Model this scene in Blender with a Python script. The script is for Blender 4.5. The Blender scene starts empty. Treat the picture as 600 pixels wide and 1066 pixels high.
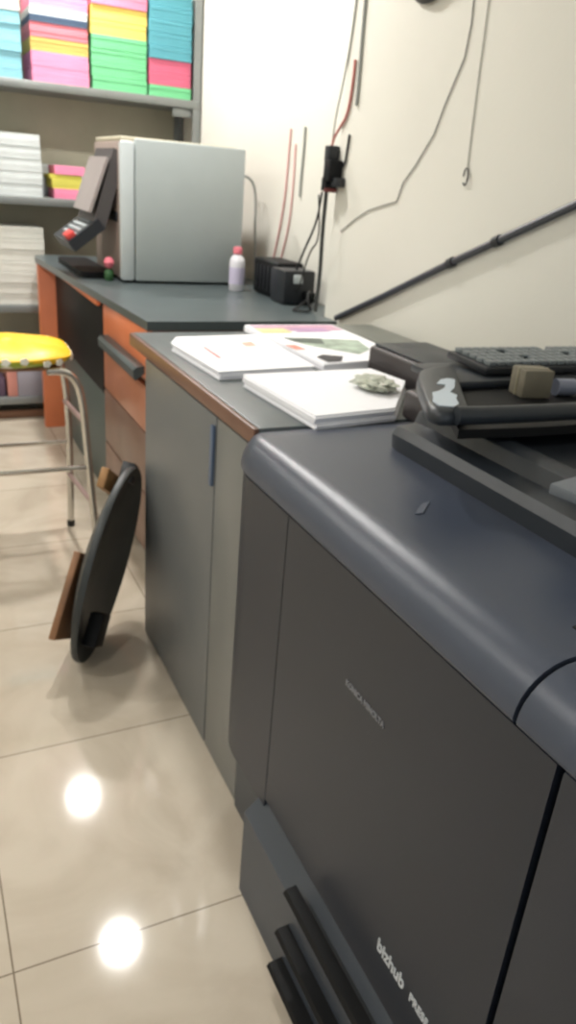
import bpy, bmesh, math, random
from mathutils import Vector, Matrix
random.seed(7)
SC = bpy.context.scene
COL = SC.collection
PI = math.pi

# ------------------------------------------------------------------ camera
R = Matrix(((0.9022497159407707, -0.4243713619412466, 0.07651403301963666),
            (0.10559948065906205, 0.3894806965156741, 0.9149609481973539),
            (-0.41808396258327696, -0.8174434134579562, 0.39622224322325544)))
EYE = Vector((0, 0, 1.39))
cd = bpy.data.cameras.new('camera'); cam = bpy.data.objects.new('camera', cd); COL.objects.link(cam)
cam.matrix_world = Matrix.Translation(EYE) @ R.transposed().to_4x4()
cd.sensor_fit = 'VERTICAL'; cd.sensor_height = 36.0; cd.lens = 790 * 36 / 1066
cd.clip_start = 0.02
SC.camera = cam

def on(axis, val, u, v):
    """point of the plane axis=val measured from the photograph"""
    d = R.transposed() @ Vector((u - 300, -(v - 533), -790))
    t = (val - EYE[axis]) / d[axis]
    return EYE + d * t

# ------------------------------------------------------------------ materials
def lin(c):
    return tuple(((x / 255) / 12.92 if x / 255 <= 0.04045 else ((x / 255 + 0.055) / 1.055) ** 2.4) for x in c) + (1,)
MATS = {}
def mat(name, rgb, rough=0.5, metal=0.0, spec=0.5, vary=0.06, scale=6.0, bump=0.0, bscale=200.0, coat=0.0, emit=None, trans=0.0):
    if name in MATS: return MATS[name]
    m = bpy.data.materials.new(name); m.use_nodes = True
    nt = m.node_tree; b = nt.nodes['Principled BSDF']
    b.inputs['Roughness'].default_value = rough
    b.inputs['Metallic'].default_value = metal
    b.inputs['Specular IOR Level'].default_value = spec
    b.inputs['Coat Weight'].default_value = coat
    b.inputs['Transmission Weight'].default_value = trans
    c = lin(rgb)
    tc = nt.nodes.new('ShaderNodeTexCoord')
    n = nt.nodes.new('ShaderNodeTexNoise'); n.inputs['Scale'].default_value = scale; n.inputs['Detail'].default_value = 5
    nt.links.new(tc.outputs['Object'], n.inputs['Vector'])
    r = nt.nodes.new('ShaderNodeValToRGB')
    r.color_ramp.elements[0].position = 0.3; r.color_ramp.elements[1].position = 0.7
    r.color_ramp.elements[0].color = tuple(x * (1 - vary) for x in c[:3]) + (1,)
    r.color_ramp.elements[1].color = tuple(min(1, x * (1 + vary)) for x in c[:3]) + (1,)
    nt.links.new(n.outputs['Fac'], r.inputs['Fac'])
    nt.links.new(r.outputs['Color'], b.inputs['Base Color'])
    if bump:
        n2 = nt.nodes.new('ShaderNodeTexNoise'); n2.inputs['Scale'].default_value = bscale
        nt.links.new(tc.outputs['Object'], n2.inputs['Vector'])
        bp = nt.nodes.new('ShaderNodeBump'); bp.inputs['Strength'].default_value = bump; bp.inputs['Distance'].default_value = 0.002
        nt.links.new(n2.outputs['Fac'], bp.inputs['Height']); nt.links.new(bp.outputs['Normal'], b.inputs['Normal'])
    if emit:
        b.inputs['Emission Color'].default_value = (1, 0.97, 0.9, 1); b.inputs['Emission Strength'].default_value = emit
    MATS[name] = m
    return m

def paper_mat(name, rgb, pitch=0.0035, dark=0.8):
    """paper edges: fine horizontal sheet lines"""
    m = mat(name, rgb, 0.75, vary=0.05, scale=9)
    nt = m.node_tree; b = nt.nodes['Principled BSDF']
    if 'w' in nt.nodes: return m
    tc = nt.nodes.new('ShaderNodeTexCoord'); w = nt.nodes.new('ShaderNodeTexWave'); w.name = 'w'
    w.bands_direction = 'Z'; w.inputs['Scale'].default_value = 0.314 / pitch; w.inputs['Distortion'].default_value = 1.5
    nt.links.new(tc.outputs['Object'], w.inputs['Vector'])
    bp = nt.nodes.new('ShaderNodeBump'); bp.inputs['Strength'].default_value = 0.4; bp.inputs['Distance'].default_value = 0.002
    nt.links.new(w.outputs['Fac'], bp.inputs['Height']); nt.links.new(bp.outputs['Normal'], b.inputs['Normal'])
    return m

def tile_mat():
    m = bpy.data.materials.new('polished_floor_tile'); m.use_nodes = True
    nt = m.node_tree; b = nt.nodes['Principled BSDF']; L = nt.links.new
    tc = nt.nodes.new('ShaderNodeTexCoord'); mp = nt.nodes.new('ShaderNodeMapping')
    mp.inputs['Location'].default_value = (-0.039, -0.442, 0)
    L(tc.outputs['Object'], mp.inputs['Vector'])
    br = nt.nodes.new('ShaderNodeTexBrick'); br.offset = 0; br.squash = 1
    for k, v in (('Scale', 1), ('Mortar Size', 0.0018), ('Mortar Smooth', 0.3), ('Brick Width', 0.6), ('Row Height', 0.6), ('Bias', 0)):
        br.inputs[k].default_value = v
    br.inputs['Color1'].default_value = lin((202, 191, 174)); br.inputs['Color2'].default_value = lin((197, 186, 169))
    br.inputs['Mortar'].default_value = lin((120, 108, 92))
    L(mp.outputs['Vector'], br.inputs['Vector'])
    n = nt.nodes.new('ShaderNodeTexNoise'); n.inputs['Scale'].default_value = 3.2; n.inputs['Detail'].default_value = 8; n.inputs['Distortion'].default_value = 1.6
    L(tc.outputs['Object'], n.inputs['Vector'])
    r = nt.nodes.new('ShaderNodeValToRGB')
    r.color_ramp.elements[0].position = 0.35; r.color_ramp.elements[0].color = (0.80, 0.77, 0.74, 1)
    r.color_ramp.elements[1].position = 0.62; r.color_ramp.elements[1].color = (1, 1, 1, 1)
    L(n.outputs['Fac'], r.inputs['Fac'])
    mx = nt.nodes.new('ShaderNodeMixRGB'); mx.blend_type = 'MULTIPLY'; mx.inputs['Fac'].default_value = 0.7
    L(br.outputs['Color'], mx.inputs['Color1']); L(r.outputs['Color'], mx.inputs['Color2'])
    L(mx.outputs['Color'], b.inputs['Base Color'])
    b.inputs['Roughness'].default_value = 0.07; b.inputs['Specular IOR Level'].default_value = 0.5
    return m

M_wall = mat('cream_wall_paint', (212, 210, 200), 0.7, vary=0.03, scale=1.3, bump=0.15, bscale=60)
M_ceil = mat('white_ceiling_paint', (235, 235, 230), 0.8)
M_floor = tile_mat()
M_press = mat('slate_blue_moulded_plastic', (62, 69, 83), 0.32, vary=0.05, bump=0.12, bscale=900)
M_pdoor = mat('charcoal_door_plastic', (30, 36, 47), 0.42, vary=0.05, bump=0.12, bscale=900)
M_pbody = mat('mid_grey_press_metal', (58, 64, 72), 0.45, vary=0.05)
M_dark = mat('near_black_plastic', (30, 33, 38), 0.4, vary=0.1)
M_black = mat('matt_black', (12, 13, 15), 0.55, spec=0.25, vary=0.1)
M_housing = mat('dark_slate_housing', (40, 45, 51), 0.4, vary=0.1)
M_brown = mat('dark_brown_plastic', (52, 46, 46), 0.5)
M_caby = mat('grey_cabinet_laminate', (104, 106, 106), 0.4, vary=0.05, scale=2)
M_cab_refl = mat('cabinet_laminate_with_reflection', (116, 117, 114), 0.4, vary=0.05, scale=2)  # paler copy of the cabinet laminate, reflection put into its colour
M_top = mat('grey_worktop_laminate', (94, 101, 102), 0.33, vary=0.06, scale=12)
M_band = mat('brown_edge_band', (112, 80, 64), 0.4, vary=0.12, scale=8)
M_blue = mat('blue_grey_plastic', (84, 100, 124), 0.4)
M_refl = mat('orange_reflection_laminate', (216, 124, 82), 0.3, vary=0.12, scale=3)  # orange reflection put into the desk laminate colour
M_refl_dull = mat('faint_reflection_laminate', (132, 104, 90), 0.35, vary=0.12, scale=3)  # duller desk laminate where the painted orange reflection fades
M_deskdark = mat('dark_desk_laminate', (78, 87, 89), 0.32, vary=0.08)
M_steel = mat('galvanised_shelf_steel', (140, 144, 143), 0.45, metal=0.5, vary=0.08)
M_shelfback = mat('beige_shelf_back', (176, 172, 152), 0.7)
M_chrome = mat('brushed_chrome', (205, 202, 195), 0.25, metal=0.9, vary=0.05)
M_rubber = mat('black_rubber', (24, 24, 24), 0.7)
M_box = mat('pale_grey_machine_panel', (168, 176, 176), 0.4, vary=0.03)
M_box2 = mat('light_grey_machine_edge', (196, 204, 206), 0.4, vary=0.03)
M_beige = mat('pinkish_beige_plastic', (158, 142, 134), 0.5)
M_white = mat('white_paper', (250, 250, 254), 0.6, vary=0.01)
M_wood = mat('yellow_brown_wood', (160, 118, 72), 0.55, vary=0.25, scale=14)
M_wood2 = mat('brown_plywood', (138, 98, 66), 0.55, vary=0.25, scale=14)
M_red = mat('red_plastic', (196, 62, 58), 0.4)
M_pinkline = mat('faded_pink_cable', (214, 160, 158), 0.6)
M_greyline = mat('grey_conduit_and_shadow_line', (150, 154, 150), 0.6)
M_lamp = mat('lamp_diffuser', (255, 255, 250), 0.4, emit=60)
M_bottle = mat('white_bottle_plastic', (226, 224, 230), 0.35)
M_pink = mat('pink_plastic', (226, 120, 134), 0.4)
M_key = mat('worn_grey_keycap', (112, 119, 121), 0.4)
M_letter = mat('white_lettering', (196, 200, 204), 0.5)
M_letterd = mat('grey_lettering', (128, 130, 134), 0.5)

# ------------------------------------------------------------------ geometry helpers
class MB:
    def __init__(s): s.bm = bmesh.new()
    def box(s, x0, y0, z0, x1, y1, z1, bev=0.0, seg=2, rot=None, origin=None):
        g = bmesh.ops.create_cube(s.bm, size=1)['verts']
        for v in g:
            v.co = Vector(((x0 + x1) / 2 + v.co.x * (x1 - x0), (y0 + y1) / 2 + v.co.y * (y1 - y0), (z0 + z1) / 2 + v.co.z * (z1 - z0)))
        if bev:
            es = list({e for v in g for e in v.link_edges})
            g = bmesh.ops.bevel(s.bm, geom=es, offset=bev, segments=seg, profile=0.5, affect='EDGES')['verts']
            g = list(g)
        if rot is not None:
            o = origin or Vector(((x0 + x1) / 2, (y0 + y1) / 2, (z0 + z1) / 2))
            for v in {v for v in g}: v.co = o + rot @ (v.co - o)
        return s
    def rings(s, rings, cap=True, closed=True):
        vs = [[s.bm.verts.new(p) for p in r] for r in rings]
        n = len(vs[0])
        for a, b in zip(vs, vs[1:]):
            for i in range(n if closed else n - 1):
                j = (i + 1) % n
                s.bm.faces.new((a[i], a[j], b[j], b[i]))
        if cap:
            s.bm.faces.new(vs[0][::-1]); s.bm.faces.new(vs[-1])
        return s
    def prism(s, poly, z0, z1, axis=2):
        def P(a, b, c):
            return {2: (a, b, c), 1: (a, c, b), 0: (c, a, b)}[axis]
        return s.rings([[P(a, b, z0) for a, b in poly], [P(a, b, z1) for a, b in poly]])
    def tube(s, pts, r, n=10, smooth=0):
        pts = [Vector(p) for p in pts]
        for _ in range(smooth):
            q = [pts[0]]
            for a, b in zip(pts, pts[1:]): q += [a * 0.75 + b * 0.25, a * 0.25 + b * 0.75]
            pts = q + [pts[-1]]
        rr = []
        up = Vector((0.13, 0.31, 1)).normalized()
        for i, p in enumerate(pts):
            t = (pts[min(i + 1, len(pts) - 1)] - pts[max(i - 1, 0)]).normalized()
            a = t.cross(up)
            if a.length < 1e-3: a = t.cross(Vector((1, 0, 0)))
            a.normalize(); b = t.cross(a); up = b if b.dot(up) > 0 else -b
            a = t.cross(up).normalized(); b = up
            rad = r[i] if isinstance(r, (list, tuple)) else r
            rr.append([p + (a * math.cos(2 * PI * k / n) + b * math.sin(2 * PI * k / n)) * rad for k in range(n)])
        return s.rings(rr)
    def lathe(s, prof, c=(0, 0, 0), n=24, M=None):
        rr = []
        for rad, z in prof:
            rad = max(rad, 1e-4)
            ring = [Vector((rad * math.cos(2 * PI * k / n), rad * math.sin(2 * PI * k / n), z)) for k in range(n)]
            if M is not None: ring = [M @ p for p in ring]
            rr.append([p + Vector(c) for p in ring])
        return s.rings(rr)
    def build(s, name, m, parent=None, smooth=True, angle=40):
        bmesh.ops.recalc_face_normals(s.bm, faces=s.bm.faces[:])
        me = bpy.data.meshes.new(name); 
        if smooth:
            for f in s.bm.faces: f.smooth = True
            for e in s.bm.edges:
                if len(e.link_faces) == 2 and e.calc_face_angle(0) > math.radians(angle): e.smooth = False
        s.bm.to_mesh(me); s.bm.free()
        me.materials.append(m)
        o = bpy.data.objects.new(name, me); COL.objects.link(o)
        if parent is not None:
            o.parent = parent
            o.matrix_parent_inverse = Matrix.Translation(-Vector(parent.location))
        return o

def tag(o, label, cat, group=None, kind=None):
    o['label'] = label; o['category'] = cat
    if group: o['group'] = group
    if kind: o['kind'] = kind
    return o
def thing(name, label, cat, loc, group=None):
    o = bpy.data.objects.new(name, None); COL.objects.link(o); o.location = loc; o.empty_display_size = 0.05
    return tag(o, label, cat, group)
def struct(o):
    o['kind'] = 'structure'; return o
def bx(name, m, a, b, parent=None, bev=0.003, **k):
    return MB().box(*a, *b, bev=bev, **k).build(name, m, parent)

# ------------------------------------------------------------------ room shell
ZC = 2.8
struct(bx('floor', M_floor, (-2.2, -2.6, -0.1), (1.62, 5.0, 0), bev=0))
struct(bx('ceiling', M_ceil, (-2.2, -2.6, ZC), (1.62, 5.0, ZC + 0.1), bev=0))
struct(bx('wall_back', M_wall, (-2.2, 4.9, 0), (1.62, 5.0, ZC), bev=0))
struct(bx('wall_left', M_wall, (-2.3, -2.6, 0), (-2.2, 5.0, ZC), bev=0))
struct(MB().prism([(1.42, -2.6), (1.62, -2.6), (1.62, 4.9), (1.56, 4.9), (1.56, 2.62), (1.43, 2.62), (1.42, 2.61)], 0, ZC).build('wall_right', M_wall, smooth=False))

# ------------------------------------------------------------------ ceiling downlights
for k, (x, y) in enumerate([(0.743, 4.32), (0.71, 3.09), (-1.15, 4.32), (-1.15, 3.09), (-1.15, 1.5), (-1.15, 0.2)]):  # last lamp is added out of view to brighten the near floor
    lab = ('round recessed ceiling downlight near the back wall, mirrored as the farther bright floor spot' if k == 0 else
           'round recessed ceiling downlight whose glare is the nearer bright floor spot' if k == 1 else
           'unseen ceiling downlight of the row farther from the right wall, whose nearest lamp is added')
    t = thing('ceiling_light', lab, 'ceiling light', (x, y, ZC), 'ceiling downlights')
    MB().lathe([(0.080, -0.001), (0.083, -0.012), (0.103, -0.008), (0.108, 0.0)], (x, y, ZC), 32).build('trim_ring', M_box2, t)
    MB().lathe([(0.0, -0.006), (0.078, -0.006), (0.078, -0.0015), (0, -0.0015)], (x, y, ZC), 32).build('diffuser', M_lamp, t)
    ld = bpy.data.lights.new('downlight', 'AREA'); ld.shape = 'DISK'; ld.size = 0.15; ld.energy = 27 if k < 2 else 12; ld.color = (1, 0.98, 0.95)
    lo = bpy.data.objects.new('downlight', ld); COL.objects.link(lo); lo.location = (x, y, ZC - 0.02)

w = bpy.data.worlds.new('world'); SC.world = w; w.use_nodes = True
w.node_tree.nodes['Background'].inputs['Color'].default_value = (0.86, 0.93, 1, 1)
w.node_tree.nodes['Background'].inputs['Strength'].default_value = 0.9

# ------------------------------------------------------------------ PRESS (near machine)
press = thing('digital_press', 'large dark slate production printing press with rounded front edge, nearest the camera', 'printer', (0.95, 0.35, 0))
YN = -0.7
bx('body', M_pbody, (0.575, YN, 0.0), (1.28, 1.285, 0.886), press, bev=0.006)
# outer front skin: bowed in plan, rounded at its far corner
def plan(y0, y1, xin=0.60):
    out = []
    for y in [y0 + (y1 - y0) * i / 16 for i in range(17)]:
        out.append((xf(y), y))
    return out + [(xin, y1), (xin, y0)]
def xf(y):
    x = 0.53 + 0.0 * y
    if y > 1.20:
        t = min(1, (y - 1.20) / 0.088); x += 0.04 * (1 - math.sqrt(max(0, 1 - t * t)))
    return x
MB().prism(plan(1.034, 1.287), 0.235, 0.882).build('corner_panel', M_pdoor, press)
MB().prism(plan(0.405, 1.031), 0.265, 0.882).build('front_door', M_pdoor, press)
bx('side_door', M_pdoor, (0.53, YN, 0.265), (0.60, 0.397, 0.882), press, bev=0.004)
# lower base standing proud, sloped top
MB().prism([(0.50, 0.0), (0.50, 0.215), (0.545, 0.258), (0.60, 0.258), (0.60, 0.0)], YN, 1.06, axis=1).build('base_panel', M_pbody, press)
for z, ya, xo in ((0.255, 0.83, 0.0), (0.145, 0.84, -0.004), (0.045, 0.85, -0.008)):
    MB().prism([(0.502, z - 0.010), (0.485 + xo, z - 0.010), (0.477 + xo, z - 0.003), (0.482 + xo, z + 0.005), (0.502, z + 0.007)], YN, ya, axis=1).build('tray_grip', M_black, press)
# top cover : rounded front lip lofted along y
def cover_ring(y, zt=0.955, back=1.28):
    x0 = xf(y) - 0.006
    fall = 0.0
    if y > 1.22: fall = 0.012 * ((y - 1.22) / 0.07) ** 2
    zt -= fall
    P = [(x0 + 0.012, 0.885), (x0 + 0.002, 0.888), (x0, 0.893)]
    r = 0.062; wx = 0.068 - (0.03 * ((y - 0.9) / 0.387) if y > 0.9 else 0)
    for i in range(9):
        a = PI / 2 * i / 8
        P.append((x0 + wx * (1 - math.cos(a)), zt - r + r * math.sin(a)))
    P += [(back, zt + 0.002), (back, 0.887)]
    return [(x, y, z) for x, z in P]
ys = [0.468 + (1.2 - 0.468) * i / 8 for i in range(9)] + [1.22, 1.24, 1.26, 1.275, 1.287]
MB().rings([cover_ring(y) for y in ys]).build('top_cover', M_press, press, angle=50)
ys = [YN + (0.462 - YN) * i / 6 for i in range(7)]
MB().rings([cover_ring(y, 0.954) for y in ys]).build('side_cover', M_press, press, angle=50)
# small scuff left on the cover
tg = MB().prism([(0.640, 0.838), (0.652, 0.836), (0.690, 0.872), (0.672, 0.868)], 0.9555, 0.9572).build('scuff_mark', mat('pale_scuff', (88, 94, 106), 0.5), press)
# dark inlaid panel at right
bx('control_inlay', M_black, (0.635, 0.28, 0.951), (0.80, 0.515, 0.9575), press, bev=0.002)

# raised rear housing: stepped section running along the machine
prof = [(0.775, 0.953), (0.772, 0.985), (0.782, 1.0), (0.80, 1.004), (0.818, 1.006), (0.826, 1.03), (0.838, 1.036), (0.858, 1.036), (0.868, 1.022), (1.24, 1.022), (1.24, 0.953)]
rr = []
for i, y in enumerate([YN, 0.2, 0.7, 1.05, 1.10, 1.125]):
    k = 1.0 if i < 4 else (0.97 if i == 4 else 0.86)
    rr.append([(x + (0.0 if i < 5 else 0.006), y, 0.953 + (z - 0.953) * k) for x, z in prof])
MB().rings(rr).build('rear_housing', M_housing, press, angle=35)
bx('rear_duct_cover', M_brown, (0.90, 1.127, 0.957), (1.24, 1.283, 1.02), press, bev=0.012, seg=3)
eq = thing('equipment_case', 'dark brown flat case on the worktop between the papers and the keyboard', 'case', (1.14, 1.5, 0.951))
MB().box(1.065, 1.295, 0.951, 1.25, 1.70, 1.022, bev=0.012, seg=3).build('case_body', M_brown, eq)
bx('case_lid', M_housing, (1.075, 1.305, 1.0222), (1.24, 1.69, 1.028), eq, bev=0.004)

def lettering(txt, size, y_start, z, m, sx=1.0):
    cu = bpy.data.curves.new('t', 'FONT'); cu.body = txt; cu.size = size; cu.extrude = 0.0006; cu.offset = 0.0004 * size / 0.02
    tmp = bpy.data.objects.new('t', cu); COL.objects.link(tmp)
    dg = bpy.context.evaluated_depsgraph_get(); dg.update()
    me = bpy.data.meshes.new_from_object(tmp.evaluated_get(dg))
    bpy.data.objects.remove(tmp); me.materials.clear(); me.materials.append(m)
    Mx = Matrix(((0, 0, -1, 0.5292), (-1, 0, 0, y_start), (0, 1, 0, z), (0, 0, 0, 1)))
    me.transform(Matrix.Diagonal((sx, 1, 1, 1))); me.transform(Mx)
    o = bpy.data.objects.new('lettering', me); COL.objects.link(o); o.parent = press
    o.matrix_parent_inverse = Matrix.Translation(-press.location)
    return o
a = lettering('KONICA MINOLTA', 0.0145, 0.797, 0.706, M_letterd, 0.87); a['label'] = 'small grey raised lettering'
a = lettering('bizhub', 0.034, 0.622, 0.347, M_letter, 0.8); a['label'] = 'larger white lettering'
a = lettering('PRESS', 0.022, 0.536, 0.349, M_letter, 0.8); a['label'] = 'white capital lettering'

# ------------------------------------------------------------------ keyboard tray on the housing, keyboard, bits
tray = thing('keyboard_tray', 'dark rounded swivel tray raised above the printing press, holding the keyboard', 'tray', (1.1, 1.0, 1.022))
def rrect(x0, y0, x1, y1, r, n=6):
    out = []
    for cx, cy, a0 in ((x1 - r, y1 - r, 0), (x0 + r, y1 - r, PI / 2), (x0 + r, y0 + r, PI), (x1 - r, y0 + r, 1.5 * PI)):
        out += [(cx + r * math.cos(a0 + PI / 2 * i / n), cy + r * math.sin(a0 + PI / 2 * i / n)) for i in range(n + 1)]
    return out
MB().prism([(0.745, 0.90), (0.90, 0.885), (1.40, 0.875), (1.40, 1.27), (0.95, 1.27), (0.86, 1.12)], 1.045, 1.060).build('tray_base', M_black, tray)
MB().box(0.90, 1.0, 1.023, 1.16, 1.12, 1.046, bev=0.006).build('support', M_black, tray)
MB().tube([(0.74, 0.905, 1.082), (0.80, 0.895, 1.082), (1.05, 0.885, 1.082), (1.40, 0.875, 1.082)], 0.0145, 12, smooth=2).build('front_rail', M_housing, tray)
capo = [(0.717, 0.913), (0.712, 0.935), (0.725, 0.965), (0.765, 1.038), (0.812, 1.119), (0.855, 1.173), (0.905, 1.198), (0.955, 1.20), (0.90, 1.115), (0.862, 1.057), (0.78, 0.927), (0.75, 0.908)]
cc = Vector((0.82, 1.05))
MB().rings([[(cc.x + (x - cc.x) * k, cc.y + (y - cc.y) * k, z) for x, y in capo] for k, z in ((0.90, 1.0605), (0.97, 1.063), (1.0, 1.068), (1.0, 1.080), (0.96, 1.086), (0.88, 1.089))]).build('end_cap', M_housing, tray, angle=60)
MB().box(0.90, 1.115, 1.060, 1.40, 1.27, 1.076, bev=0.005).build('rear_ledge', M_housing, tray)
st = MB().prism([(0.728, 0.936), (0.748, 0.925), (0.768, 0.938), (0.785, 0.968), (0.800, 0.985), (0.800, 1.005), (0.828, 1.03), (0.868, 1.082), (0.858, 1.092), (0.838, 1.085), (0.812, 1.06), (0.825, 1.052), (0.806, 1.03), (0.784, 1.015), (0.766, 1.008), (0.748, 0.98), (0.734, 0.962)], 1.0886, 1.0905)
st.build('torn_sticker', mat('silvery_white_sticker', (186, 198, 208), 0.4), tray)['label'] = 'torn silvery white sticker'

kb = thing('keyboard', 'black computer keyboard with worn grey keys at the right edge, against the wall', 'keyboard', (1.13, 1.18, 1.0765))
KR = Matrix.Rotation(math.radians(-2), 3, 'Z') @ Matrix.Rotation(math.radians(2), 3, 'X'); KO = Vector((0.985, 1.14, 1.0785))
def kpt(x, y, z): return KO + KR @ Vector((x, y, z))
q = MB().box(0, 0, 0, 0.45, 0.135, 0.016, bev=0.004)
for v in q.bm.verts: v.co = kpt(*v.co)
q.build('keyboard_case', M_dark, kb)
key = None
for r in range(5):
    for c in range(20):
        if (r * 7 + c) % 13 == 12: continue
        x = 0.012 + c * 0.0215; y = 0.008 + r * 0.0245
        if key is None:
            g = MB().box(0, 0, 0, 0.0175, 0.021, 0.009, bev=0.002)
            for v in g.bm.verts: v.co = KR @ v.co
            key = g.build('key', M_key, kb); o = key
            key.matrix_parent_inverse = Matrix.Identity(4)
        else:
            o = key.copy(); COL.objects.link(o); o.parent = kb
            o.matrix_parent_inverse = Matrix.Identity(4)
        o.location = kpt(x, y, 0.016) - kb.location

rl = thing('cardboard_box', 'small tan cardboard box lying in the dark tray below the keyboard', 'box', (0.965, 0.97, 1.06))
mcard = mat('tan_cardboard', (112, 106, 90), 0.7, vary=0.12, scale=20)
rz = Matrix.Rotation(math.radians(-12), 3, 'Z')
MB().box(0.998, 1.035, 1.0605, 1.058, 1.085, 1.112, bev=0.003, rot=rz).build('carton', mcard, rl)
MB().box(0.997, 1.056, 1.0607, 1.059, 1.064, 1.1128, bev=0.001, rot=rz, origin=Vector((1.028, 1.06, 1.086))).build('tape', mat('pale_tape', (124, 118, 98), 0.3), rl)
vb = MB().tube([(1.08, 1.05, 1.0765), (1.12, 1.043, 1.0765)], 0.016, 16).tube([(1.12, 1.043, 1.0765), (1.145, 1.038, 1.0765)], [0.011, 0.009], 12)
tag(vb.build('adhesive_tube', mat('blue_grey_foil', (118, 124, 140), 0.4)), 'small blue grey tube lying in the dark tray right of the tan box', 'tube')

# grey flat plate at the right edge
MB()
p = MB().box(0.765, 0.55, 0.0, 0.93, 0.69, 0.016, bev=0.003)
rzp = Matrix.Rotation(math.radians(12), 3, 'Z')
c0 = Vector((0.765, 0.69, 0))
for v in p.bm.verts: v.co = Vector((0.738, 0.690, 1.0375)) + rzp @ (v.co - c0)
tag(p.build('mouse_pad', mat('grey_pad', (96, 102, 108), 0.5)), 'flat grey pad at the right edge, lying on the dark press housing', 'pad')

# ------------------------------------------------------------------ CABINET with papers
cab = thing('paper_cabinet', 'long grey two-door cabinet with brown edged worktop, between press and desk', 'cabinet', (0.9, 1.75, 0))
bx('carcass', M_caby, (0.605, 1.292, 0.0), (1.40, 2.10, 0.915), cab, bev=0.002)
bx('door', M_cab_refl, (0.580, 1.294, 0.005), (0.604, 1.512, 0.905), cab, bev=0.003)
bx('door', M_caby, (0.580, 1.518, 0.005), (0.604, 2.099, 0.905), cab, bev=0.003)
bx('handle', M_blue, (0.572, 1.519, 0.74), (0.581, 1.536, 0.885), cab, bev=0.003)['label'] = 'blue grey handle strip'
bx('worktop', M_top, (0.584, 1.292, 0.916), (1.405, 2.245, 0.95), cab, bev=0.002)
bx('edge_band', M_band, (0.572, 1.292, 0.914), (0.584, 2.245, 0.949), cab, bev=0.003)
bx('rear_upstand', mat('olive_grey_ledge', (112, 114, 106), 0.45), (1.255, 1.292, 0.951), (1.405, 2.245, 0.972), cab, bev=0.004)

# paper on the worktop
def sheetpile(name, quad, z0, z1, m, label, cat, layers=7, jit=0.004, group=None, parent=None):
    q = MB(); h = (z1 - z0) / layers
    for i in range(layers):
        dx, dy = random.uniform(-jit, jit), random.uniform(-jit, jit)
        q.prism([(x + dx, y + dy) for x, y in quad], z0 + h * i, z0 + h * (i + 0.96))
    o = q.build(name, m, parent, smooth=False)
    if label: tag(o, label, cat, group)
    return o
sheetpile('paper_stack', [(0.675, 1.60), (0.690, 1.262), (0.89, 1.285), (1.05, 1.49), (1.03, 1.62)], 0.9505, 0.978, M_white,
          'stack of blank white paper at the near end of the grey worktop', 'paper')
mg = thing('magazine', 'thick white magazine with small red marks, left on the grey worktop', 'magazine', (0.80, 1.9, 0.9505))
sheetpile('pages', [(0.665, 2.065), (0.625, 1.99), (0.640, 1.665), (0.90, 1.69), (0.92, 2.09)], 0.9505, 0.970, M_white, None, None, parent=mg)
sheetpile('cover', [(0.660, 2.07), (0.620, 1.99), (0.636, 1.66), (0.905, 1.686), (0.925, 2.095)], 0.9702, 0.9712, M_white, None, None, layers=1, jit=0, parent=mg)
M_rprint = mat('red_print', (222, 120, 120), 0.5)
MB().prism([(0.690, 1.93), (0.686, 1.80), (0.695, 1.80), (0.697, 1.93)], 0.9713, 0.9717).build('printed_line', M_rprint, mg)
MB().prism([(0.82, 1.98), (0.815, 1.93), (0.85, 1.935), (0.856, 1.99)], 0.9713, 0.9717).build('printed_logo', mat('pale_orange_print', (240, 180, 160), 0.5), mg)

mo = thing('open_brochure', 'open glossy brochure with pink and green pictures, farthest on the grey worktop', 'brochure', (1.05, 2.0, 0.9505))
sheetpile('pages', [(0.935, 2.235), (0.937, 1.70), (1.14, 1.735), (1.235, 1.90), (1.245, 2.235)], 0.9505, 0.973, M_white, None, None, parent=mo)
def patch(name, quad, z, rgb, par, vary=0.1, scale=20):
    return MB().prism(quad, z, z + 0.0005).build(name, mat(name + str(rgb), rgb, 0.4, vary=vary, scale=scale), par)
patch('pink_heading', [(0.945, 2.225), (0.945, 2.13), (1.235, 2.135), (1.238, 2.225)], 0.9732, (206, 160, 184), mo)
patch('yellow_panel', [(0.94, 2.17), (0.942, 2.10), (1.04, 2.10), (1.04, 2.17)], 0.9738, (228, 218, 160), mo)
patch('mauve_panel', [(1.06, 2.17), (1.06, 2.11), (1.18, 2.115), (1.18, 2.17)], 0.9738, (190, 150, 190), mo)
patch('green_picture', [(0.985, 2.0), (1.0, 1.93), (1.10, 1.80), (1.17, 1.86), (1.20, 1.98), (1.06, 2.02)], 0.9734, (168, 184, 168), mo, 0.4, 30)
patch('dark_picture', [(0.975, 2.03), (0.985, 1.97), (1.06, 1.93), (1.09, 2.01)], 0.9741, (92, 104, 96), mo, 0.4, 30)
patch('black_picture', [(0.955, 1.775), (0.958, 1.715), (1.00, 1.722), (1.035, 1.775), (0.985, 1.80)], 0.9742, (36, 32, 44), mo)
patch('red_picture', [(0.935, 1.93), (0.94, 1.87), (0.97, 1.87), (0.965, 1.93)], 0.9736, (226, 150, 132), mo)

# crumpled wad on the stack
q = MB(); bmesh.ops.create_icosphere(q.bm, subdivisions=4, radius=1)
from mathutils import noise
for v in q.bm.verts:
    n_ = noise.noise(v.co * 2.3) * 0.4 + noise.noise(v.co * 5.7) * 0.22
    c = v.co * (1 + n_); v.co = Vector((0.925 + c.x * 0.043, 1.43 + c.y * 0.055, 0.998 + c.z * 0.013))
mz = min(v.co.z for v in q.bm.verts)
for v in q.bm.verts: v.co.z += 0.9785 - mz
mw = mat('crumpled_grey_green_paper', (176, 180, 166), 0.5, vary=0.3, scale=30)
tag(q.build('crumpled_wrapper', mw, smooth=False), 'crumpled grey green wrapper on the white paper stack', 'wrapper')

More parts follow.
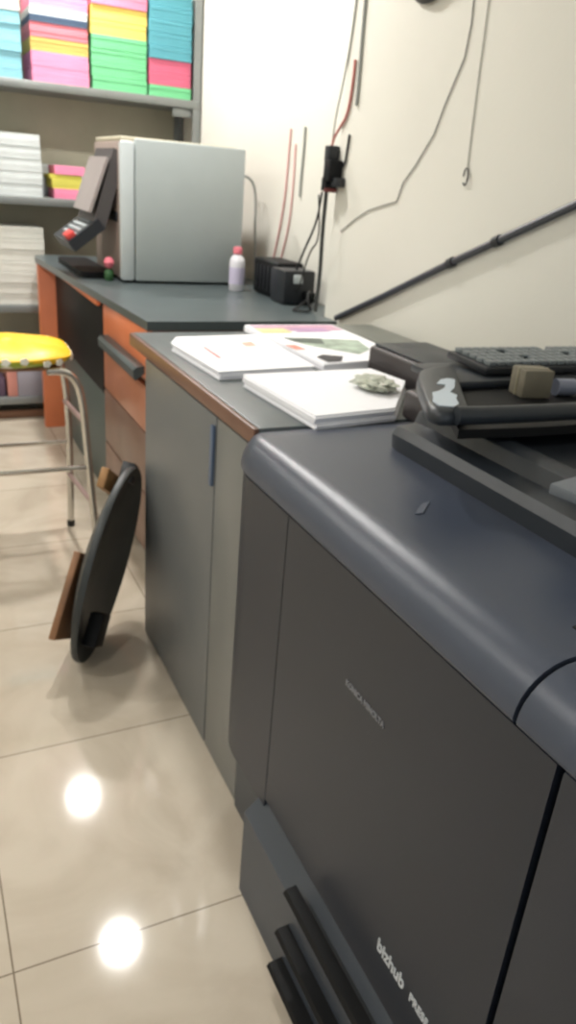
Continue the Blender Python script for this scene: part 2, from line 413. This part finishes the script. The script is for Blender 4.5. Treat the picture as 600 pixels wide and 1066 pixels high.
# ------------------------------------------------------------------ DESK
dk = thing('office_desk', 'dark topped desk with an orange reflection coloured into its side panels and drawers, behind the grey cabinet', 'desk', (1.1, 3.5, 0))
tp = [(0.697, 2.50), (1.415, 2.50), (1.415, 2.625), (1.555, 2.64), (1.555, 4.47)]
tp += [(0.610 + 0.10 * (1 - math.sin(a)), 4.37 + 0.10 * math.cos(a)) for a in [PI / 2 * i / 6 for i in range(7)]]
MB().prism(tp, 0.905, 0.935).build('desktop', M_deskdark, dk)
bx('top_edge', M_refl, (0.680, 3.20, 0.872), (0.698, 4.32, 0.905), dk)['label'] = 'front rail coloured with the orange reflection'
bx('pedestal', M_refl_dull, (0.725, 2.53, 0.05), (1.38, 3.20, 0.904), dk)
bx('plinth', M_black, (0.76, 2.55, 0.0), (1.36, 3.18, 0.05), dk)
for z0, z1, m in ((0.725, 0.902, M_refl), (0.535, 0.70, mat('mid_reflection_laminate', (172, 112, 84), 0.3, vary=0.12, scale=3)), (0.30, 0.527, M_refl_dull), (0.06, 0.292, M_refl_dull)):  # drawer colours carry the orange reflection, fading towards the bottom
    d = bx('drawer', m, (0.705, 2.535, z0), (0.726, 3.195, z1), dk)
# dark ledge shaped pull
pl = MB().prism([(0.706, 0.772), (0.675, 0.768), (0.665, 0.757), (0.667, 0.727), (0.675, 0.722), (0.706, 0.748)], 2.56, 3.12, axis=1).build('drawer_pull', M_deskdark, dk)
bx('side_panel', M_refl, (0.620, 4.345, 0.0), (1.50, 4.40, 0.904), dk)
bx('modesty_panel', M_black, (0.705, 3.205, 0.50), (0.725, 4.33, 0.87), dk)
bx('lower_back', mat('grey_green_panel', (78, 88, 86), 0.5), (0.725, 3.205, 0.0), (0.74, 4.33, 0.499), dk)

# ------------------------------------------------------------------ office machine on desk
om = thing('office_machine', 'pale grey boxy copying machine with tilted control arm standing on the far desk', 'copier', (1.12, 3.65, 0.935))
bx('body', M_beige, (0.845, 3.45, 0.945), (1.38, 3.95, 1.50), om, bev=0.01)
bx('side_cover', M_box, (0.90, 3.41, 0.945), (1.392, 3.452, 1.512), om, bev=0.008)
bx('corner_strip', M_box2, (0.838, 3.415, 0.945), (0.898, 3.455, 1.500), om, bev=0.012)
bx('lid', mat('cream_lid', (198, 192, 170), 0.5), (0.85, 3.47, 1.50), (1.37, 3.94, 1.518), om, bev=0.004)
bx('paper_slot', M_dark, (0.838, 3.5, 1.18), (0.85, 3.9, 1.22), om, bev=0.002)
for x in (0.88, 1.34):
    for y in (3.47, 3.9):
        MB().lathe([(0.015, 0), (0.017, 0.01)], (x, y, 0.935), 12).build('foot', M_rubber, om)
# control arm : hinge, ribbed screen slab, keypad
def slab(name, m, a, b, th, y0, y1, off=0.0):
    a, b = Vector((a[0], 0, a[1])), Vector((b[0], 0, b[1]))
    t = (b - a).normalized(); n = Vector((-t.z, 0, t.x))
    if n.z < 0: n = -n
    o_ = n * off
    P = [a + o_, b + o_, b + o_ - n * th, a + o_ - n * th]
    return MB().prism([(p.x, p.z) for p in P], y0, y1, axis=1).build(name, m, om)
slab('arm_back', mat('brownish_grey_plastic', (78, 74, 74), 0.5), (0.83, 1.47), (0.735, 1.16), 0.055, 3.50, 3.84)
sc_ = slab('screen_panel', mat('pinkish_grey_ribbed', (150, 142, 140), 0.5), (0.81, 1.43), (0.73, 1.21), 0.012, 3.49, 3.83, 0.013)
slab('keypad', M_dark, (0.755, 1.19), (0.625, 1.09), 0.05, 3.48, 3.84)
for i in range(4):
    for j in range(5):
        t = 0.2 + i * 0.17; x = 0.755 + (0.625 - 0.755) * t; z = 1.19 + (1.09 - 1.19) * t
        MB().box(x - 0.008, 3.52 + j * 0.05, z - 0.004, x + 0.008, 3.545 + j * 0.05, z + 0.009, bev=0.002).build('button', M_box2 if i else M_key, om)
MB().box(0.625, 3.50, 1.10, 0.665, 3.60, 1.128, bev=0.006, rot=Matrix.Rotation(-0.65, 3, 'Y')).build('stop_button', M_red, om)['label'] = 'red button'
MB().tube([(0.80, 3.66, 1.40), (0.86, 3.66, 1.40)], 0.03, 12).build('hinge', M_dark, om)

bt = MB(); bt.prism(rrect(0.56 + 0.13, 3.55, 0.835, 4.15, 0.03), 0.9355, 0.962)
tag(bt.build('paper_tray', M_black), 'low black tray on the desk under the tilted control arm', 'tray')
hr = thing('desk_trinket', 'tiny pink and green trinket beside the grey machine base', 'trinket', (0.815, 3.46, 0.935))
MB().lathe([(0.016, 0), (0.022, 0.01), (0.02, 0.04), (0.012, 0.05)], (0.80, 3.49, 0.935), 16).build('base', mat('dark_green_plastic', (44, 84, 44), 0.5), hr)
MB().lathe([(0.004, 0.05), (0.018, 0.06), (0.024, 0.078), (0.016, 0.095), (0.002, 0.1)], (0.80, 3.49, 0.935), 16).build('pink_top', M_pink, hr)

# bottle
bo = thing('plastic_bottle', 'small white plastic bottle with pink cap on the desk beside the black device', 'bottle', (1.31, 3.25, 0.935))
MB().lathe([(0.03, 0), (0.034, 0.006), (0.034, 0.12), (0.030, 0.138), (0.018, 0.15), (0.016, 0.155)], (1.31, 3.25, 0.935), 24).build('bottle_body', M_bottle, bo)
MB().lathe([(0.0345, 0.03), (0.0346, 0.1), (0.0342, 0.1), (0.0342, 0.03)], (1.31, 3.25, 0.935), 24).build('bottle_label', mat('pale_violet_label', (204, 196, 220), 0.5), bo)
MB().lathe([(0.017, 0.155), (0.02, 0.157), (0.02, 0.178), (0.017, 0.184), (0.004, 0.186)], (1.31, 3.25, 0.935), 20).build('cap', M_pink, bo)

# black device / power supply
ps = thing('power_supply', 'long black power supply unit with sockets on the desk by the corner', 'power supply', (1.45, 3.0, 0.935))
bx('casing', M_black, (1.385, 3.0, 0.938), (1.515, 3.24, 1.085), ps, bev=0.012, seg=3)
bx('front_block', M_dark, (1.36, 2.86, 0.938), (1.50, 2.995, 1.07), ps, bev=0.008)
for i in range(5): bx('vent_rib', M_dark, (1.381, 3.03 + i * 0.038, 0.96), (1.386, 3.045 + i * 0.038, 1.06), ps, bev=0.001)
bx('plug', M_box2, (1.40, 2.852, 1.02), (1.44, 2.862, 1.055), ps, bev=0.004)['label'] = 'white plug'
bx('socket', M_black, (1.45, 2.83, 0.95), (1.49, 2.862, 0.99), ps, bev=0.004)

# ------------------------------------------------------------------ wall wiring
def cable(name, pts, r, m, label, cat='cable', sm=2, group=None):
    return tag(MB().tube(pts, r, 8, smooth=sm).build(name, m), label, cat, group)
XW, XF = 1.42, 1.56
def wl(pts, x, r): return [on(0, x - r - 0.001, u, v) for u, v in pts]
cable('wall_pipe', wl([(350, 331), (400, 308), (475, 271), (600, 213), (680, 170)], XW, 0.0105), 0.0105, mat('dark_slate_pipe', (58, 62, 70), 0.4), 'dark slanting pipe fixed along the right wall', 'pipe', 0)
cable('cable', wl([(494, -6), (491, 25), (484, 60), (464, 108), (452, 140), (433, 172), (420, 190), (413, 210), (399, 214), (384, 219), (370, 228), (355, 241)], XW, 0.0016), 0.0016, mat('dark_thin_wire', (84, 86, 82), 0.6), 'thin jagged dark wire running down the right wall', 'cable', 0)
hw = thing('hanging_wire', 'thin straight wire with a small loop hanging on the right wall', 'wire', on(0, XW, 487, 180))
MB().tube(wl([(510, -6), (500, 70), (491, 140), (487, 174)], XW, 0.0015), 0.0015, 6).build('wire', mat('pale_wire', (150, 150, 140), 0.5), hw)
c = on(0, XW - 0.006, 485, 184)
MB().tube([c + Vector((0, 0.010 * math.cos(a), 0.022 * math.sin(a))) for a in [2 * PI * i / 16 for i in range(15)]], 0.0022, 6).build('loop', M_dark, hw)
cable('cable', wl([(370, 62), (369, 75), (363, 118), (354, 133), (348, 143), (345, 156)], XW, 0.0045), 0.0045, mat('red_cable', (186, 110, 104), 0.5), 'short red cable bending down into the black socket cluster')
cable('cable', wl([(372, -6), (366, 40), (357, 90), (350, 120), (346, 150)], XW, 0.003), 0.003, M_greyline, 'thin grey cable just left of the red one on the wall')
for u, v in ((470, 273.5), (518, 251)):
    c = on(0, XW - 0.0115, u, v); d = (on(0, XW - 0.0115, 600, 213) - on(0, XW - 0.0115, 475, 271)).normalized()
    MB().tube([c - d * 0.012, c + d * 0.012], 0.0145, 12).build('pipe_joint', M_dark, bpy.data.objects['wall_pipe'])
cable('conduit_or_shadow_line', wl([(381, -6), (377, 40), (373, 90), (371, 110)], XW, 0.005), 0.005, M_greyline, 'grey tube for the shadow line up the wall corner above the socket cluster', 'conduit', 0)  # shadow line above the red cable, shaped as a grey tube
# socket cluster
p0 = on(0, XW, 345, 175)
so = thing('power_socket', 'black cluster of plugs in the wall socket at the corner', 'socket', (XW, p0.y, p0.z))
def wb(name, m, u, v, dy, dz, dep, bev=0.004, dx0=0.001):
    p = on(0, XW - dep / 2, u, v)
    return bx(name, m, (XW - dep, p.y - dy / 2, p.z - dz / 2), (XW - dx0, p.y + dy / 2, p.z + dz / 2), so, bev=bev)
wb('plate', mat('grey_socket_plate', (150, 152, 148), 0.5), 344, 172, 0.085, 0.13, 0.01)
wb('plug', M_dark, 346, 160, 0.035, 0.05, 0.045)
wb('plug', M_black, 347, 178, 0.045, 0.07, 0.055)
wb('plug', M_black, 343, 192, 0.035, 0.045, 0.05)
wb('adapter', M_dark, 352, 190, 0.04, 0.03, 0.04)
wb('socket_clip', mat('dull_red', (120, 60, 58), 0.5), 344, 198, 0.015, 0.015, 0.05)
MB().tube(wl([(364, 140), (361, 160), (359, 172), (352, 177)], XW, 0.004), 0.004, 8, smooth=1).build('short_lead', M_dark, so)
M_bc = M_rubber
zt = 0.9365
pa = on(0, XW - 0.02, 340, 200)
cable('cable', [pa, on(0, XW - 0.012, 336, 240), on(0, XW - 0.012, 333, 290), (1.405, 2.66, zt + 0.008)], 0.0075, mat('dark_grey_cable', (62, 64, 62), 0.6), 'thick dark cable dropping straight from the socket to the desk', sm=1)
cable('cable', [pa + Vector((-0.012, 0.01, 0)), on(0, XW - 0.05, 330, 232), on(0, XW - 0.06, 316, 262), (1.43, 2.90, 1.072)], 0.004, M_bc, 'thin black cable sloping from the socket to the black power supply')
cable('cable', [pa + Vector((-0.03, 0, -0.01)), on(0, XW - 0.03, 333, 250), on(0, XW - 0.03, 322, 262), (1.40, 2.80, 1.02), (1.42, 2.86, 0.99)], 0.003, M_bc, 'loose black cable curling beside the thick one near the corner')
cable('cable', [(1.47, 2.83, 0.97), (1.44, 2.78, 1.0), (1.40, 2.72, 1.01), (1.385, 2.69, 0.97), (1.40, 2.68, zt + 0.006)], 0.0045, M_bc, 'short black cable looping out of the front of the power supply')
cable('cable', [(1.45, 2.83, 0.96), (1.38, 2.76, zt + 0.006), (1.32, 2.70, zt + 0.006), (1.37, 2.66, zt + 0.006), (1.40, 2.70, zt + 0.006)], 0.0045, M_bc, 'black cable lying coiled flat on the desk by the corner')
# beyond the corner, on the recessed wall
cable('cable', wl([(303, 134), (300, 170), (297, 205), (291, 240), (285, 268)], XF, 0.004), 0.004, M_pinkline, 'left of the two faded pink cables on the white wall')
cable('cable', wl([(308, 150), (305, 200), (301, 235), (293, 268)], XF, 0.0035), 0.0035, M_pinkline, 'right of the two faded pink cables on the white wall')
cable('conduit_or_shadow_line', wl([(318, 132), (316, 160), (313, 190), (312, 205)], XF, 0.005), 0.005, M_greyline, 'short grey conduit on the white wall right of the pink cables', 'conduit')
cable('cable', [(1.39, 3.62, 1.36), (1.44, 3.6, 1.41), (1.50, 3.6, 1.40), (1.53, 3.6, 1.34), (1.535, 3.6, 1.15), (1.53, 3.55, 0.95), (1.50, 3.5, zt + 0.006)], 0.006, M_greyline, 'grey cable arching from the back of the pale grey machine down to the desk')

# dark fitting at very top of the right wall
wf = thing('wall_fan', 'dark grey rounded fan base at the very top of the right wall', 'fan', (XW, 2.18, 1.98))
Mx = Matrix.Rotation(-PI / 2, 3, 'Y')
MB().lathe([(0.02, 0.0), (0.115, 0.0), (0.12, 0.012), (0.10, 0.035), (0.05, 0.05), (0.01, 0.055)], (XW - 0.001, 2.155, 2.006), 32, Mx).build('motor_housing', mat('dark_grey_fan', (66, 66, 66), 0.5), wf)
MB().lathe([(0.03, 0.055), (0.03, 0.075), (0.005, 0.08)], (XW - 0.001, 2.155, 2.006), 24, Mx).build('hub', M_dark, wf)

# ------------------------------------------------------------------ SHELVING
sh = thing('shelving_unit', 'grey steel shelving unit along the back wall loaded with paper', 'shelf', (0.5, 4.7, 0))
SX0, SX1, SY0, SY1 = -0.95, 1.55, 4.50, 4.86
TOPS = [0.14, 0.66, 1.22, 1.765]
for z in TOPS: bx('shelf', M_steel, (SX0, SY0, z - 0.04), (SX1, SY1, z), sh, bev=0.003)
for x in (SX0, SX1 - 0.04):
    for y in (SY0 + 0.002, SY1 - 0.042):
        MB().prism([(x, y), (x + 0.04, y), (x + 0.04, y + 0.04), (x + 0.03, y + 0.04), (x + 0.03, y + 0.01), (x, y + 0.01)] if y < 4.6 else
                   [(x, y + 0.03), (x + 0.03, y + 0.03), (x + 0.03, y), (x + 0.04, y), (x + 0.04, y + 0.04), (x, y + 0.04)], 0, 2.35).build('post', M_steel, sh)
bx('post_brace', M_steel, (1.40, 4.52, 1.68), (1.51, 4.535, 1.724), sh, bev=0.002)
bx('back_panel', M_shelfback, (SX0 + 0.04, SY1 - 0.006, 0.15), (SX1 - 0.04, SY1 - 0.001, 2.3), sh, bev=0)

P_ = {k: paper_mat('paper_' + k, c) for k, c in dict(pink=(226, 132, 160), green=(112, 196, 140), yellow=(230, 200, 104), teal=(86, 158, 172),
      red=(206, 100, 128), mustard=(204, 172, 92), rose=(214, 120, 132), navy=(70, 90, 116), white=(206, 212, 212), paleteal=(130, 186, 200),
      magenta=(240, 140, 174), cream=(214, 214, 206), lemon=(222, 214, 96)).items()}
cache = {}
def pack(x0, x1, z0, h, colr, label, group, depth=0.30, y=4.515, name='paper_pack', cat='paper'):
    key_ = (round(x1 - x0, 3), round(h, 3), colr, depth)
    if key_ not in cache:
        q = MB(); w_ = x1 - x0; n = 3
        for i in range(n):
            q.box(random.uniform(0, .003), random.uniform(0, .003), h * i / n, w_ - random.uniform(0, .003), depth, h * (i + 1) / n, bev=0.0012, seg=1)
        o = q.build(name, P_[colr]); cache[key_] = o
    else:
        o = cache[key_].copy(); COL.objects.link(o)
    o.location = (x0 + random.uniform(-.002, .002), y + random.uniform(0, .008), z0)
    return tag(o, label, cat, group)
Z3 = TOPS[3] + 0.0005
def pile(x0, x1, z, seq, pilename, group, h0=0.0):
    for colr, n, h, desc in seq:
        for i in range(n):
            pack(x0, x1, z, h - 0.001, colr, f'{desc} {pilename}', group)
            z += h
    return z
G = 'coloured paper packs on the top shelf'
pile(1.265, 1.500, Z3, [('green', 1, 0.055, 'single green paper pack at the bottom of'), ('red', 2, 0.062, 'dark pink paper pack near the bottom of'),
     ('teal', 6, 0.0595, 'teal paper pack in')], 'the rightmost pile, top shelf', G)
pile(0.965, 1.255, Z3, [('green', 4, 0.062, 'green paper pack in the lower part of'), ('yellow', 2, 0.065, 'yellow paper pack in the middle of'),
     ('pink', 4, 0.055, 'pink paper pack at the top of')], 'the second pile from right, top shelf', G)
pile(0.665, 0.950, Z3, [('magenta', 2, 0.068, 'bright pink paper pack at the foot of'), ('mustard', 1, 0.06, 'mustard paper pack in'),
     ('rose', 1, 0.065, 'rose red paper pack above mustard in'), ('navy', 1, 0.03, 'thin dark blue pack in'),
     ('white', 1, 0.035, 'thin white pack above dark blue in'), ('magenta', 2, 0.055, 'vivid pink pack on top of')], 'the third pile from right, top shelf', G)
pile(0.33, 0.62, Z3, [('paleteal', 5, 0.058, 'pale teal paper pack in'), ('cream', 1, 0.05, 'cream paper pack on top of')], 'the leftmost visible pile, top shelf', G)
pile(0.40, 0.69, TOPS[2] + 0.0005, [('white', 5, 0.06, 'white paper ream in the tall left pile on')], 'the second shelf from the top', 'white reams on the second shelf')
pile(0.365, 0.685, TOPS[1] + 0.0005, [('cream', 7, 0.058, 'off white paper ream in the stack on')], 'the shelf level with the desktop', 'off white reams behind the desk')
z = TOPS[2] + 0.0005
for colr, h, lab, dx in (('magenta', 0.05, 'pink note pack at the bottom of the small pile beside the white reams', 0.02), ('lemon', 0.05, 'lower yellow note pack in the small pile beside the white reams', 0.01),
                     ('lemon', 0.02, 'thin upper yellow note pack in the small pile beside the white reams', 0.0), ('magenta', 0.045, 'pink note pack on top of the small pile beside the white reams', 0.025)):
    pack(0.73 + dx, 0.90 + dx * 0.6, z, h - 0.001, colr, lab, 'note packs on the second shelf', depth=0.2); z += h
    if False: pass
pack(0.715, 0.955, TOPS[2] + 0.0005, 0.165, 'white', 'white paper block standing behind the small pink and yellow pile', 'note packs on the second shelf', depth=0.06, y=4.73)
# lowest shelf clutter
lb = thing('shelf_carton', 'lavender grey carton with a pink end on the lowest shelf', 'box', (0.58, 4.6, TOPS[0]))
bx('carton', mat('lavender_grey_card', (150, 146, 156), 0.6), (0.50, 4.515, TOPS[0] + 0.001), (0.665, 4.75, 0.30), lb, bev=0.004)
bx('carton_end', mat('salmon_card', (206, 140, 128), 0.6), (0.445, 4.52, TOPS[0] + 0.001), (0.499, 4.75, 0.285), lb, bev=0.004)
bx('carton_lid', mat('mauve_card', (128, 104, 122), 0.6), (0.442, 4.512, 0.301), (0.668, 4.752, 0.325), lb, bev=0.003)
bl = MB().box(0.36, 4.53, TOPS[0] + 0.001, 0.435, 4.72, 0.25, bev=0.01)
tag(bl.build('fabric_bundle', mat('dull_purple_fabric', (96, 78, 96), 0.8)), 'dull purple bundle at the left end of the lowest shelf', 'bundle')
bx('kick_plate', mat('rusty_brown_board', (132, 96, 74), 0.6), (SX0 + 0.05, 4.56, 0.0), (SX1 - 0.05, 4.58, 0.045), sh)

# ------------------------------------------------------------------ STOOL
sx, sy = 0.285, 2.80
stl = thing('stool', 'steel tube stool with a yellow flowered cushion at the left edge', 'stool', (sx, sy, 0))
q = MB()
cush = []
for rad, z in [(0.02, 0.762), (0.15, 0.760), (0.185, 0.764), (0.203, 0.778), (0.206, 0.79), (0.198, 0.798), (0.17, 0.808), (0.11, 0.814), (0.03, 0.816)]:
    ring = []
    for k in range(40):
        a = 2 * PI * k / 40
        e = 1.0 / (abs(math.cos(a)) ** 3.2 + abs(math.sin(a)) ** 3.2) ** (1 / 3.2)
        ring.append((sx + rad * e * math.cos(a), sy + rad * e * math.sin(a), z + 0.003 * math.sin(5 * a)))
    cush.append(ring)
q.rings(cush)
mc = bpy.data.materials.new('yellow_flower_fabric'); mc.use_nodes = True
nt = mc.node_tree; b = nt.nodes['Principled BSDF']; L = nt.links.new
tc = nt.nodes.new('ShaderNodeTexCoord'); mp = nt.nodes.new('ShaderNodeMapping'); mp.inputs['Scale'].default_value = (1, 1, 1)
vo = nt.nodes.new('ShaderNodeTexVoronoi'); vo.inputs['Scale'].default_value = 13
L(tc.outputs['Object'], vo.inputs['Vector'])
r1 = nt.nodes.new('ShaderNodeValToRGB'); r1.color_ramp.interpolation = 'LINEAR'
r1.color_ramp.elements[0].position = 0.34; r1.color_ramp.elements[0].color = (1, 1, 1, 1)
r1.color_ramp.elements[1].position = 0.40; r1.color_ramp.elements[1].color = (0, 0, 0, 1)
L(vo.outputs['Distance'], r1.inputs['Fac'])
r2 = nt.nodes.new('ShaderNodeValToRGB')
r2.color_ramp.elements[0].position = 0.70; r2.color_ramp.elements[0].color = (1, 1, 1, 1)
r2.color_ramp.elements[1].position = 0.8; r2.color_ramp.elements[1].color = (0, 0, 0, 1)
L(vo.outputs['Distance'], r2.inputs['Fac'])
# the printed border of flowers runs round the cushion's side
sp = nt.nodes.new('ShaderNodeSeparateXYZ'); L(tc.outputs['Object'], sp.inputs['Vector'])
mr = nt.nodes.new('ShaderNodeMapRange'); mr.inputs['From Min'].default_value = 0.789; mr.inputs['From Max'].default_value = 0.784
L(sp.outputs['Z'], mr.inputs['Value'])
def mul(a_, b_):
    n_ = nt.nodes.new('ShaderNodeMath'); n_.operation = 'MULTIPLY'; L(a_, n_.inputs[0]); L(b_, n_.inputs[1]); return n_.outputs[0]
m1 = nt.nodes.new('ShaderNodeMixRGB'); m1.inputs['Color1'].default_value = lin((246, 196, 22)); m1.inputs['Color2'].default_value = lin((150, 170, 40))
L(mul(r2.outputs['Color'], mr.outputs['Result']), m1.inputs['Fac'])
m2 = nt.nodes.new('ShaderNodeMixRGB'); m2.inputs['Color2'].default_value = lin((236, 236, 220))
L(m1.outputs['Color'], m2.inputs['Color1']); L(mul(r1.outputs['Color'], mr.outputs['Result']), m2.inputs['Fac'])
L(m2.outputs['Color'], b.inputs['Base Color']); b.inputs['Roughness'].default_value = 0.4
q.build('cushion', mc, stl)
fl = MB(); random.seed(3)
for k in range(22):
    a = 2 * PI * (k + random.uniform(-.2, .2)) / 22
    e = 1.0 / (abs(math.cos(a)) ** 3.2 + abs(math.sin(a)) ** 3.2) ** (1 / 3.2)
    c = Vector((sx + 0.204 * e * math.cos(a), sy + 0.204 * e * math.sin(a), 0.781 + random.uniform(-.006, .007)))
    tn = Vector((-math.sin(a), math.cos(a), 0))
    nv = Vector((math.cos(a), math.sin(a), 0))
    for p in range(5):
        pa_ = 2 * PI * p / 5
        fl.lathe([(0.0, -0.003), (0.007, -0.002), (0.007, 0.002), (0, 0.003)], c + tn * 0.009 * math.cos(pa_) + Vector((0, 0, 0.006 * math.sin(pa_))), 8, Matrix((tn, Vector((0, 0, 1)), nv)).transposed())
fl.build('flower_print', mat('white_flower_print', (238, 238, 226), 0.5), stl)
r = 0.013
hx = 0.235
def leg(sxn, yy, sgn, foot):
    # inverted U side: starts under the seat, bends down and out
    x = sx + sgn * 0.10
    pts = [(x, yy, 0.748), (sx + sgn * 0.155, yy, 0.747), (sx + sgn * 0.19, yy, 0.725), (sx + sgn * 0.215, yy, 0.66), (sx + sgn * 0.228, yy, 0.45), (foot[0], foot[1], 0.012)]
    l = MB().tube(pts, r, 10, smooth=2).build('leg', M_chrome, stl)
    MB().lathe([(0.015, 0), (0.016, 0.02), (0.0125, 0.03)], (foot[0], foot[1], 0), 12).build('rubber_foot', M_rubber, l)
    l.children[0].matrix_parent_inverse = Matrix.Identity(4) if False else l.children[0].matrix_parent_inverse
for yy, fy in ((2.62, 2.60), (2.965, 2.985)):
    for sgn in (-1, 1):
        leg(0, yy, sgn, (sx + sgn * (0.255 if yy < 2.8 else 0.222), fy))
M_pinkrung = mat('worn_pinkish_steel', (176, 150, 146), 0.4, metal=0.5)
for sgn in (-1, 1):
    MB().tube([(sx + sgn * 0.222, 2.62, 0.56), (sx + sgn * 0.214, 2.97, 0.545)], 0.009, 8).build('side_rung', M_pinkrung, stl)
    MB().tube([(sx + sgn * 0.243, 2.61, 0.25), (sx + sgn * 0.22, 2.98, 0.235)], 0.009, 8).build('side_rung', M_pinkrung, stl)
MB().tube([(sx - 0.235, 2.615, 0.395), (sx + 0.235, 2.615, 0.395)], 0.0085, 8).build('front_rung', M_chrome, stl)
MB().tube([(sx - 0.222, 2.97, 0.375), (sx + 0.222, 2.97, 0.375)], 0.0085, 8).build('rear_rung', M_chrome, stl)
MB().box(sx - 0.15, sy - 0.17, 0.7465, sx + 0.15, sy + 0.17, 0.7605, bev=0.004).build('seat_board', M_wood2, stl)

# ------------------------------------------------------------------ leaning black shell
F = Vector((0.83504267, -0.5315146, -0.14211251)).normalized()     # the face we see
Mj = Vector((0.275, 0.23, 0.55)); Mj = (Mj - F * Mj.dot(F)).normalized()
Wd = F.cross(Mj).normalized()
cs = Vector((0.465, 2.06, 0.285))
sh2 = thing('chair_seat', 'loose black curved chair seat leaning on edge against the grey cabinet', 'chair seat', (0.34, 1.97, 0))
def dish(ra, rb, depth, th, n=40, m=9):
    q = MB(); rings_ = []
    def P(rho, a, off):
        x = math.cos(a) * rb * rho; y = math.sin(a) * ra * rho
        return cs + Mj * y + Wd * x + F * (-depth * (1 - rho * rho) + off)
    for i in range(m + 1):
        rho = max(0.01, i / m); rings_.append([P(rho, 2 * PI * k / n, 0.0) for k in range(n)])
    rings_.append([P(1.012, 2 * PI * k / n, -th / 2) for k in range(n)])
    for i in range(m, -1, -1):
        rho = max(0.01, i / m); rings_.append([P(rho, 2 * PI * k / n, -th) for k in range(n)])
    return q.rings(rings_)
dish(0.305, 0.215, 0.05, 0.02).build('seat_shell', mat('worn_black_shell', (46, 50, 50), 0.45, vary=0.25, scale=10), sh2)
def bar(name, m, c, half, ax):
    q = MB().box(-half[0], -half[1], -half[2], half[0], half[1], half[2], bev=0.003)
    Mt = Matrix((ax[0], ax[1], ax[2])).transposed()
    for v in q.bm.verts: v.co = c + Mt @ v.co
    return q.build(name, m, sh2)
bar('wooden_back_board', M_wood2, cs - F * 0.075 - Mj * 0.12 - Wd * 0.0, (0.010, 0.13, 0.13), (F, Mj, Wd))
bar('wooden_batten', M_wood, cs - F * 0.06 + Mj * 0.235 , (0.012, 0.03, 0.15), (F, Mj, Wd))
bar('metal_bracket', M_dark, cs - F * 0.028 + Mj * 0.285, (0.02, 0.03, 0.03), (F, Mj, Wd))
bar('hinge_lump', M_black, cs + F * 0.012 - Mj * 0.20 , (0.02, 0.05, 0.05), (F, Mj, Wd))

cd.dof.use_dof = True; cd.dof.focus_distance = 0.42; cd.dof.aperture_fstop = 14
SC.view_settings.view_transform = 'Standard'
SC.view_settings.look = 'None'
SC.view_settings.gamma = 1
SC.view_settings.use_curve_mapping = False
SC.view_settings.exposure = 0.13
SC.cycles.use_denoising = True
